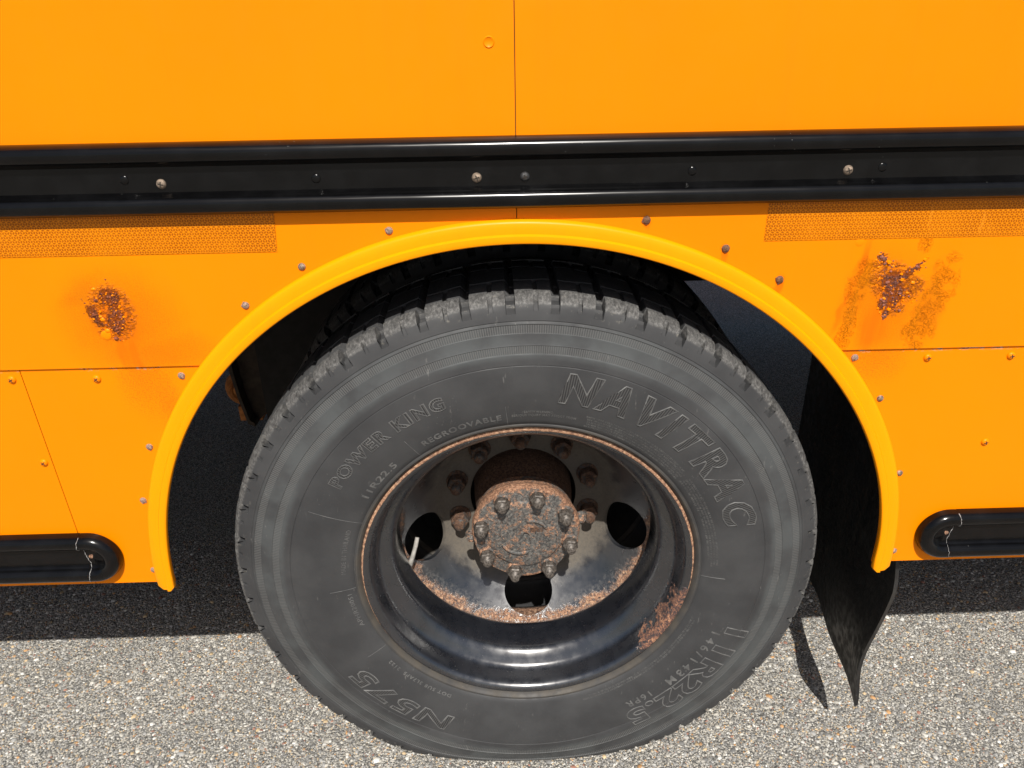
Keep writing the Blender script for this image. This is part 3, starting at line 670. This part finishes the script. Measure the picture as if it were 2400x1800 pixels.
# ------------------------------------------------------------------ wheels
WY = .025
RIM_P = [(.016, .2975), (.010, .2992), (.004, .2992), (.0012, .2984), (0., .2968), (.0002, .2940), (.0012, .2905), (.0030, .2872), (.0058, .2846), (.0095, .2828), (.0150, .2812), (.022, .2795), (.031, .2778), (.042, .2752),
         (.047, .2700), (.052, .2615), (.058, .2535), (.064, .2485), (.072, .2458), (.090, .2440), (.122, .2432), (.130, .2445), (.138, .2490), (.146, .2560), (.151, .2625), (.156, .2660), (.20, .2700), (.236, .2950), (.238, .2990)]
DISC_P = [(.1505, .2645), (.1555, .2600), (.1625, .2520), (.172, .2410), (.186, .2240), (.204, .2040), (.220, .1880), (.234, .1770), (.244, .1690), (.249, .1600), (.2505, .1500), (.2505, .1150), (.2520, .1105)]
def disc_mesh():
    back = [(d+.010, r+.004) for d, r in DISC_P[::-1]]; prof = DISC_P+back
    V, F = lathe(prof+[prof[0]], 128)
    me = bpy.data.meshes.new('d'); me.from_pydata(V, [], F); bm = bmesh.new(); bm.from_mesh(me)
    bmesh.ops.remove_doubles(bm, verts=bm.verts, dist=1e-6); bmesh.ops.recalc_face_normals(bm, faces=bm.faces); bm.to_mesh(me); bm.free()
    ob = bpy.data.objects.new('d', me); COL.objects.link(ob)
    cutters = []
    cb = bmesh.new()
    for a in (197, 272, 347, 60, 124):
        a = R(a); n_ = Vector((-math.cos(a)*.72, -.70, -math.sin(a)*.72)).normalized(); c = Vector((.2125*math.cos(a), .196, .2125*math.sin(a)))
        m = n_.to_track_quat('Z', 'Y').to_matrix().to_4x4(); m.translation = c
        bmesh.ops.create_cone(cb, cap_ends=True, segments=48, radius1=.0515, radius2=.0515, depth=.09, matrix=m)
    cm = bpy.data.meshes.new('c'); cb.to_mesh(cm); cb.free(); co = bpy.data.objects.new('c', cm); COL.objects.link(co)
    md = ob.modifiers.new('b', 'BOOLEAN'); md.operation = 'DIFFERENCE'; md.object = co; md.solver = 'EXACT'
    dg = bpy.context.evaluated_depsgraph_get(); dg.update()
    res = bpy.data.meshes.new_from_object(ob.evaluated_get(dg)); res.name = 'wheel_disc'
    bpy.data.objects.remove(ob); bpy.data.objects.remove(co); res.materials.clear(); res.materials.append(MAT['rim']); return res

# the tyre -------------------------------------------------------------
SIDE = [(.0035, .2985), (-.0005, .3000), (-.0045, .3020), (-.0070, .3050), (-.0072, .3075), (-.0060, .3085), (-.0060, .3100), (-.0075, .3112), (-.0100, .3180), (-.0140, .3330), (-.0180, .3530), (-.0202, .3730), (-.0210, .3930), (-.0207, .4100),
        (-.0202, .4168), (-.0192, .4178), (-.0199, .4190), (-.0186, .4340), (-.0183, .4360), (-.0174, .4370), (-.0158, .4490), (-.0166, .4500), (-.0157, .4520), (-.0140, .4660), (-.0136, .4682), (-.0126, .4692), (-.0108, .4812), (-.0117, .4826), (-.0106, .4855), (-.0094, .4866), (-.0100, .4880),
        (-.0090, .4930), (-.0078, .4975), (-.0066, .5020), (-.0052, .5065), (-.0034, .5105)]
TRD = [(-.0010, .5140), (.0035, .5172), (.0110, .5208), (.0200, .5232), (.0265, .5238), (.0272, .5238), (.0282, .5135), (.0315, .5135), (.0325, .5225), (.0335, .5232), (.0700, .5250), (.0710, .5250), (.0720, .5150), (.0755, .5150), (.0765, .5254), (.0775, .5254), (.1090, .5260)]
HALF = .109
def side_depth(r):
    for (d0, r0), (d1, r1) in zip(SIDE, SIDE[1:]):
        if r0 <= r <= r1 and r1 > r0: return d0+(d1-d0)*(r-r0)/(r1-r0)
    return SIDE[-1][0]
def settle(x, y, z):
    """squash the loaded tyre against the ground and bulge its lower wall"""
    if z < -.38:
        g = -(HUB-.0006); t = (-.38-z)/(.527-.38); z2 = -.38-(t-.235*t*t*t*.9)*(.527-.38)
        y += math.copysign(.006*math.sin(min(1, t)*math.pi), y-HALF); z = max(z2, g)
    return x, y, z
def tyre_mesh():
    NP = 47; fr = [0, .010, .11, .21, .22, .36, .50, .508, .60, .608, .80, .985]
    prof = [(d, r, 's') for d, r in SIDE]+[(d, r, 't') for d, r in TRD]
    prof += [(2*HALF-d, r, k) for d, r, k in prof[-2::-1]]
    K_ = len(prof); V, F = [], []; nA = NP*len(fr)
    for p in range(NP):
        jp = random.uniform(-.012, .012)
        for q, f in enumerate(fr):
            for i, (d, r, kind) in enumerate(prof):
                mir = d > HALF; dd = 2*HALF-d if mir else d
                ff = f+jp*(.0 if q == 0 else 1); sk = 0.
                notch = q in (1, 2, 3); small = q in (7, 8)
                if kind == 't':
                    row = 0 if dd < .0278 else (1 if dd < .0715 else 2)
                    sk = (.0, .0, .0)[row]
                    if row == 0:
                        a_off = (dd-.0)*.10*(1 if not mir else -1)
                        if notch and dd < .0275:
                            depth = .0165 if dd > .002 else .015
                            r -= depth; dd += .004 if dd < .005 else 0
                        if small and dd < .004: r -= .0070; dd += .004
                    else:
                        if q in (1, 2) and r > .515: r -= .0115
                        elif small and r > .52 and row == 1: r -= .004
                    zig = .0030*math.sin((f)*2*math.pi) if .0275 < dd < .0340 or .0705 < dd < .0780 else 0
                    dd += zig
                elif r > .4985:
                    t = (r-.4985)/.012
                    if notch: dd += .0135*min(1, t+.40); r -= .004*t
                    elif small and r > .504: dd += .0050
                d2 = 2*HALF-dd if mir else dd
                a = (p+ff)*2*math.pi/NP
                V.append(settle(r*math.cos(a), d2, r*math.sin(a)))
    for i in range(nA):
        j = (i+1) % nA
        for q in range(K_-1): F.append((i*K_+q, j*K_+q, j*K_+q+1, i*K_+q+1))
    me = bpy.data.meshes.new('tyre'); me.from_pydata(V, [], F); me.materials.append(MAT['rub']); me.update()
    me.polygons.foreach_set('use_smooth', [True]*len(me.polygons)); me.set_sharp_from_angle(angle=R(34)); return me

# lettering ----------------------------------------------------------------
def glyphs(body, size, shear=0., off=0., outline=0., space=1., align='CENTER', ext=0.):
    c = bpy.data.curves.new('t', 'FONT'); c.body = body; c.size = size; c.shear = shear; c.offset = off; c.space_character = space
    c.align_x = align; c.resolution_u = 3; c.extrude = ext
    if outline: c.fill_mode = 'NONE'; c.bevel_depth = outline; c.bevel_resolution = 1
    o = bpy.data.objects.new('t', c); COL.objects.link(o); dg = bpy.context.evaluated_depsgraph_get(); dg.update()
    me = bpy.data.meshes.new_from_object(o.evaluated_get(dg)); bpy.data.objects.remove(o); bpy.data.curves.remove(c); return me
def wrap(me, mid, r0, raise_, width=None, sub=0):
    """bend flat lettering clockwise round the tyre: x runs along the ring, y outwards"""
    bm = bmesh.new(); bm.from_mesh(me)
    if sub:
        bmesh.ops.remove_doubles(bm, verts=bm.verts, dist=1e-6); bmesh.ops.triangulate(bm, faces=bm.faces)
        for _ in range(4):
            bmesh.ops.subdivide_edges(bm, edges=[e for e in bm.edges if e.calc_length() > sub], cuts=1); bmesh.ops.triangulate(bm, faces=[f for f in bm.faces if len(f.verts) > 3])
    xs = [v.co.x for v in bm.verts]; cx = (max(xs)+min(xs))/2; k = 1 if not width else R(width)*r0/(max(xs)-min(xs))
    for v in bm.verts:
        a = R(mid)-(v.co.x-cx)*k/r0; r = r0+v.co.y
        d = side_depth(r)-raise_-v.co.z
        v.co = settle(r*math.cos(a), d, r*math.sin(a))
    return bm
def word(parent, body, size, mid, r0, width=None, shear=0., off=0., outline=.0, face=False, space=1., raise_=.0002, depth=.0005):
    if outline:
        bm = wrap(glyphs(body, size, shear, off, outline, space), mid, r0, raise_, width); o = bm_obj('raised_lettering', bm, MAT['let'], parent, 60, normals=False)
    else:
        bm = wrap(glyphs(body, size, shear, off, 0, space, ext=depth), mid, r0, depth*.2, width)
        o = bm_obj('raised_lettering', bm, MAT['let'], parent, None, normals=False)
    o['label'] = 'raised lettering reading '+body
    if face:
        bm = wrap(glyphs(body, size, shear, off, 0, space), mid, r0, .00035, width, sub=.006); f = bm_obj('lettering_face', bm, MAT['hat'], parent, None, normals=False)
        f['label'] = 'ribbed faces of the letters '+body
def small_print(parent, a0, a1, rows, r0, dr, seed):
    rn = random.Random(seed); bm = bmesh.new()
    for k in range(rows):
        a = a0-rn.uniform(0, 1.2); r = r0-k*dr
        while a > a1+rn.uniform(0, 2):
            for _ in range(rn.randint(3, 9)):
                w_ = rn.uniform(.16, .26); h = dr*.62
                p = []
                style = rn.random()
                segs = [((0, 0), (0, 1)), ((0, 1), (1, 1)), ((0, 0), (1, 0)), ((1, 0), (1, 1)), ((0, .5), (1, .5)), ((0, 1), (1, 0))]
                for (x0, y0), (x1, y1) in rn.sample(segs, 3):
                    q = []
                    tw = .045; 
                    for (xx, yy, s) in ((x0, y0, -1), (x1, y1, -1), (x1, y1, 1), (x0, y0, 1)):
                        vert = abs(x1-x0) < .1
                        aa = R(a-(xx*w_*.8+(tw*s if vert else 0))); rr = r+yy*h+(0 if vert else s*.00022)
                        q.append(bm.verts.new(settle(rr*math.cos(aa), side_depth(rr)-.0004, rr*math.sin(aa))))
                    bm.faces.new(q)
                a -= w_+.07
            a -= .25
    o = bm_obj('small_print', bm, MAT['let'], parent); o['label'] = 'fine raised print beside the rim'
def tick(parent, ang, r0, r1):
    V, F = tube([settle(r*math.cos(R(ang)), side_depth(r)-.0002, r*math.sin(R(ang))) for r in np.linspace(r0, r1, 8)], .00055, 5)
    mesh_obj('mould_line', V, F, MAT['let'], parent)

# rim is the wheel part; tyre, disc, hub and fastenings are its sub-parts
V, F = lathe(RIM_P, 160)
wheel = mesh_obj('outer_wheel', V, F, MAT['rim'], bus, 60, (0, WY, HUB)); wheel['label'] = 'black steel dual wheel with a rusty lip and deep dish'
TY = tyre_mesh()
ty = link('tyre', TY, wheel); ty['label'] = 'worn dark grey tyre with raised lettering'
DM = disc_mesh(); disc = link('wheel_disc', DM, wheel, 35); disc['label'] = 'dusty dished disc with round hand holes'
# hub: flange, cap, studs
def wob(a): return .1045+.0012*math.sin(3*a+.6)+.0010*math.sin(7*a)-.006*max(0, math.cos(a-R(-38)))**40
V, F = [], []; NH = 96; hp = [(.170, .93), (.150, .945), (.137, .975), (.1345, 1.0), (.1195, 1.0), (.1165, .985), (.1155, .955), (.1155, .75), (.1150, .735), (.1128, .725), (.1112, .69), (.1098, .55), (.1092, .40), (.1092, .35), (.1094, .12), (.1094, .058), (.1150, .052), (.1160, 0)]
for i in range(NH):
    a = 2*math.pi*i/NH; V += [(wob(a)*q*math.cos(a), d, wob(a)*q*math.sin(a)) for d, q in hp]
k = len(hp)
for i in range(NH):
    for q in range(k-1): F.append((i*k+q, ((i+1) % NH)*k+q, ((i+1) % NH)*k+q+1, i*k+q+1))
fl = mesh_obj('axle_flange', V, F, MAT['hub'], wheel, 42); fl['label'] = 'rusty round axle flange with eight studs'
V, F = lathe([(.135, .088), (.150, .086), (.190, .090), (.215, .098), (.252, .102), (.30, .104)], 48); mesh_obj('hub_barrel', V, F, MAT['hubd'], wheel, 50)
for a0, a1, rr in ((20, 110, .030), (205, 300, .036)):
    pts = [((.012 if a0 < 100 else -.012)+rr*math.cos(R(a)), .1086, (.004 if a0 < 100 else -.006)+rr*math.sin(R(a))) for a in np.linspace(a0, a1, 14)]
    V, F = tube(pts, [.0022]+[.0038]*12+[.0022], 8); mesh_obj('casting_mark', V, F, MAT['hub'], wheel, 60)
bm = bmesh.new(); box(bm, .008, .034, .1082, .112, .008, .018); bm_obj('casting_pad', bm, MAT['hubd'], wheel)
def hexpts(r): return [(r*math.cos(R(60*i)), r*math.sin(R(60*i))) for i in range(6)]
def nut_mesh(name, base_r, nut_r, base_h, nut_h, stud_r, stud_l, m1, m2):
    V, F = lathe([(0, base_r), (-base_h*.35, base_r*.98), (-base_h, nut_r*.98)], 20)
    h0, h1 = -base_h*.9, -base_h-nut_h; hv = []
    ring = lambda d, r: [(x, d, z) for x, z in hexpts(r)]
    hv = ring(h0, nut_r*1.04)+ring(h1+.002, nut_r*1.04)+ring(h1, nut_r*.9)+ring(h1, stud_r*.9)
    hf = [(q*6+i, q*6+(i+1) % 6, (q+1)*6+(i+1) % 6, (q+1)*6+i) for q in range(3) for i in range(6)]
    sp = []; d = h1
    while d > h1-stud_l: sp += [(d, stud_r), (d-.0009, stud_r*.90)]; d -= .0018
    sp += [(d, stud_r*.86), (d-.0015, stud_r*.55), (d-.0012, 0)]
    sv, sf = lathe(sp, 16)
    V, F2 = merge((V, F), (hv, hf), (sv, sf)); me = bpy.data.meshes.new(name); me.from_pydata(V, [], F2)
    me.materials.append(m1); me.materials.append(m2); ns = len(F)+(0 if m1 is MAT['nut'] else len(hf))
    me.polygons.foreach_set('material_index', [0]*ns+[1]*(len(F2)-ns))
    me.polygons.foreach_set('use_smooth', [True]*len(F2)); me.update(); me.set_sharp_from_angle(angle=R(35)); return me
SN = nut_mesh('stud_nut', .0168, .0142, .006, .013, .0086, .011, MAT['nut'], MAT['stud'])
for i in range(8):
    a = R(31+45*i+random.uniform(-1, 1)); o = put('stud_nut', SN, .0885*math.cos(a), .0885*math.sin(a), .1155, wheel); s = random.uniform(.96, 1.06); o.scale = (1, s*1.05, 1)
LN = nut_mesh('lug_nut', .0235, .0185, .007, .020, .0105, .018, MAT['hubd'], MAT['hubd'])
for i in range(10):
    a = R(20+36*i); put('lug_nut', LN, .1428*math.cos(a), .1428*math.sin(a), .2505, wheel)
EAR = nut_mesh('puller_bolt', .0125, .0105, .008, .004, .006, .002, MAT['hub'], MAT['hub'])
for ang, rr in ((190, .108), (10, .110)):
    o = put('puller_bolt', EAR, rr*math.cos(R(ang)), rr*math.sin(R(ang)), .140, wheel)
pts = [(-.2405, .1520, -.1040), (-.236, .142, -.096), (-.231, .140, -.084), (-.2255, .143, -.067), (-.2195, .150, -.048), (-.2165, .158, -.035)]
V, F = tube(pts, [.0085, .0068, .0048, .0046, .0044, .0042], 12); mesh_obj('valve_stem', V, F, MAT['valve'], wheel, 60)
# tyre writing
word(wheel, 'NAVITRAC', .070, 49, .3580, 67, .20, .0027, .0012, True, 1.32)
word(wheel, 'POWER KING', .030, 128.5, .3710, 37, 0, .0010, .0008, True, 1.2)
word(wheel, 'N575', .052, -130.5, .371, 34, .1, .0012, .0010, True, 1.1)
word(wheel, '11R22.5', .058, -40, .390, 43, 0, .0020, .0010, False, 1.1)
word(wheel, 'REGROOVABLE', .0145, 109.3, .3225, 24, 0, .0004, 0, False, 1.2)
word(wheel, '11R22.5', .0165, 139.2, .321, 15, 0, .0003, 0, False, 1.1)
word(wheel, 'MADE IN THAILAND', .0115, 168.3, .3235, 17, 0, 0, 0, False, 1.1, depth=.0004)
word(wheel, 'APHR20051', .0115, -168.2, .319, 13.5, 0, 0, 0, False, 1.1, depth=.0004)
word(wheel, 'SAFETY WARNING:', .0062, 87, .3330, 8, 0, .0001, 0, False, 1.1, depth=.0004)
word(wheel, 'SERIOUS INJURY MAY RESULT FROM', .0062, 85.4, .3265, 18, 0, .0001, 0, False, 1.1, depth=.0004)
word(wheel, '146/143M', .024, -33, .3660, 23, 0, .0003, 0, False, 1.5, depth=.0004)
word(wheel, '16PR', .020, -55, .3660, 8.5, 0, .0003, 0, False, 1.3, depth=.0004)
word(wheel, 'DOT 5U8 3L7AP5  2122', .0095, -131, .3235, 26, 0, .0001, 0, False, 1.2, depth=.0004)
small_print(wheel, 74, 38, 5, .3360, .0048, 1); small_print(wheel, 38, 3, 4, .3340, .0048, 2); small_print(wheel, -20, -70, 2, .3250, .0050, 3)
for a, r0, r1 in ((95.8, .3105, .348), (124.5, .3105, .350), (156.5, .3105, .402), (-177, .3105, .355), (-150, .3105, .350), (-2, .3105, .352)): tick(wheel, a, r0, r1)
# inner wheel of the pair
V, F = lathe([(-.0+d*-1, r) for d, r in RIM_P], 96)
inner = mesh_obj('inner_wheel', [(x, y, z) for x, y, z in V], F, MAT['black'], bus, 60, (0, WY+.345+.238, HUB)); inner['label'] = 'inner wheel of the pair in the shade of the arch'
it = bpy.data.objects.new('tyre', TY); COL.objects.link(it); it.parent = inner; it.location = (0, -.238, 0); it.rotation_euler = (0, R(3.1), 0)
# the wheel settle offset makes a turned copy uneven only where it meets the ground, so keep it upright
it.rotation_euler = (0, 0, 0)
V, F = lathe([(.40, .285), (.40, .05), (.40, .0)], 48); mesh_obj('brake_drum', V, F, MAT['black'], bus, None, (0, 0, HUB))
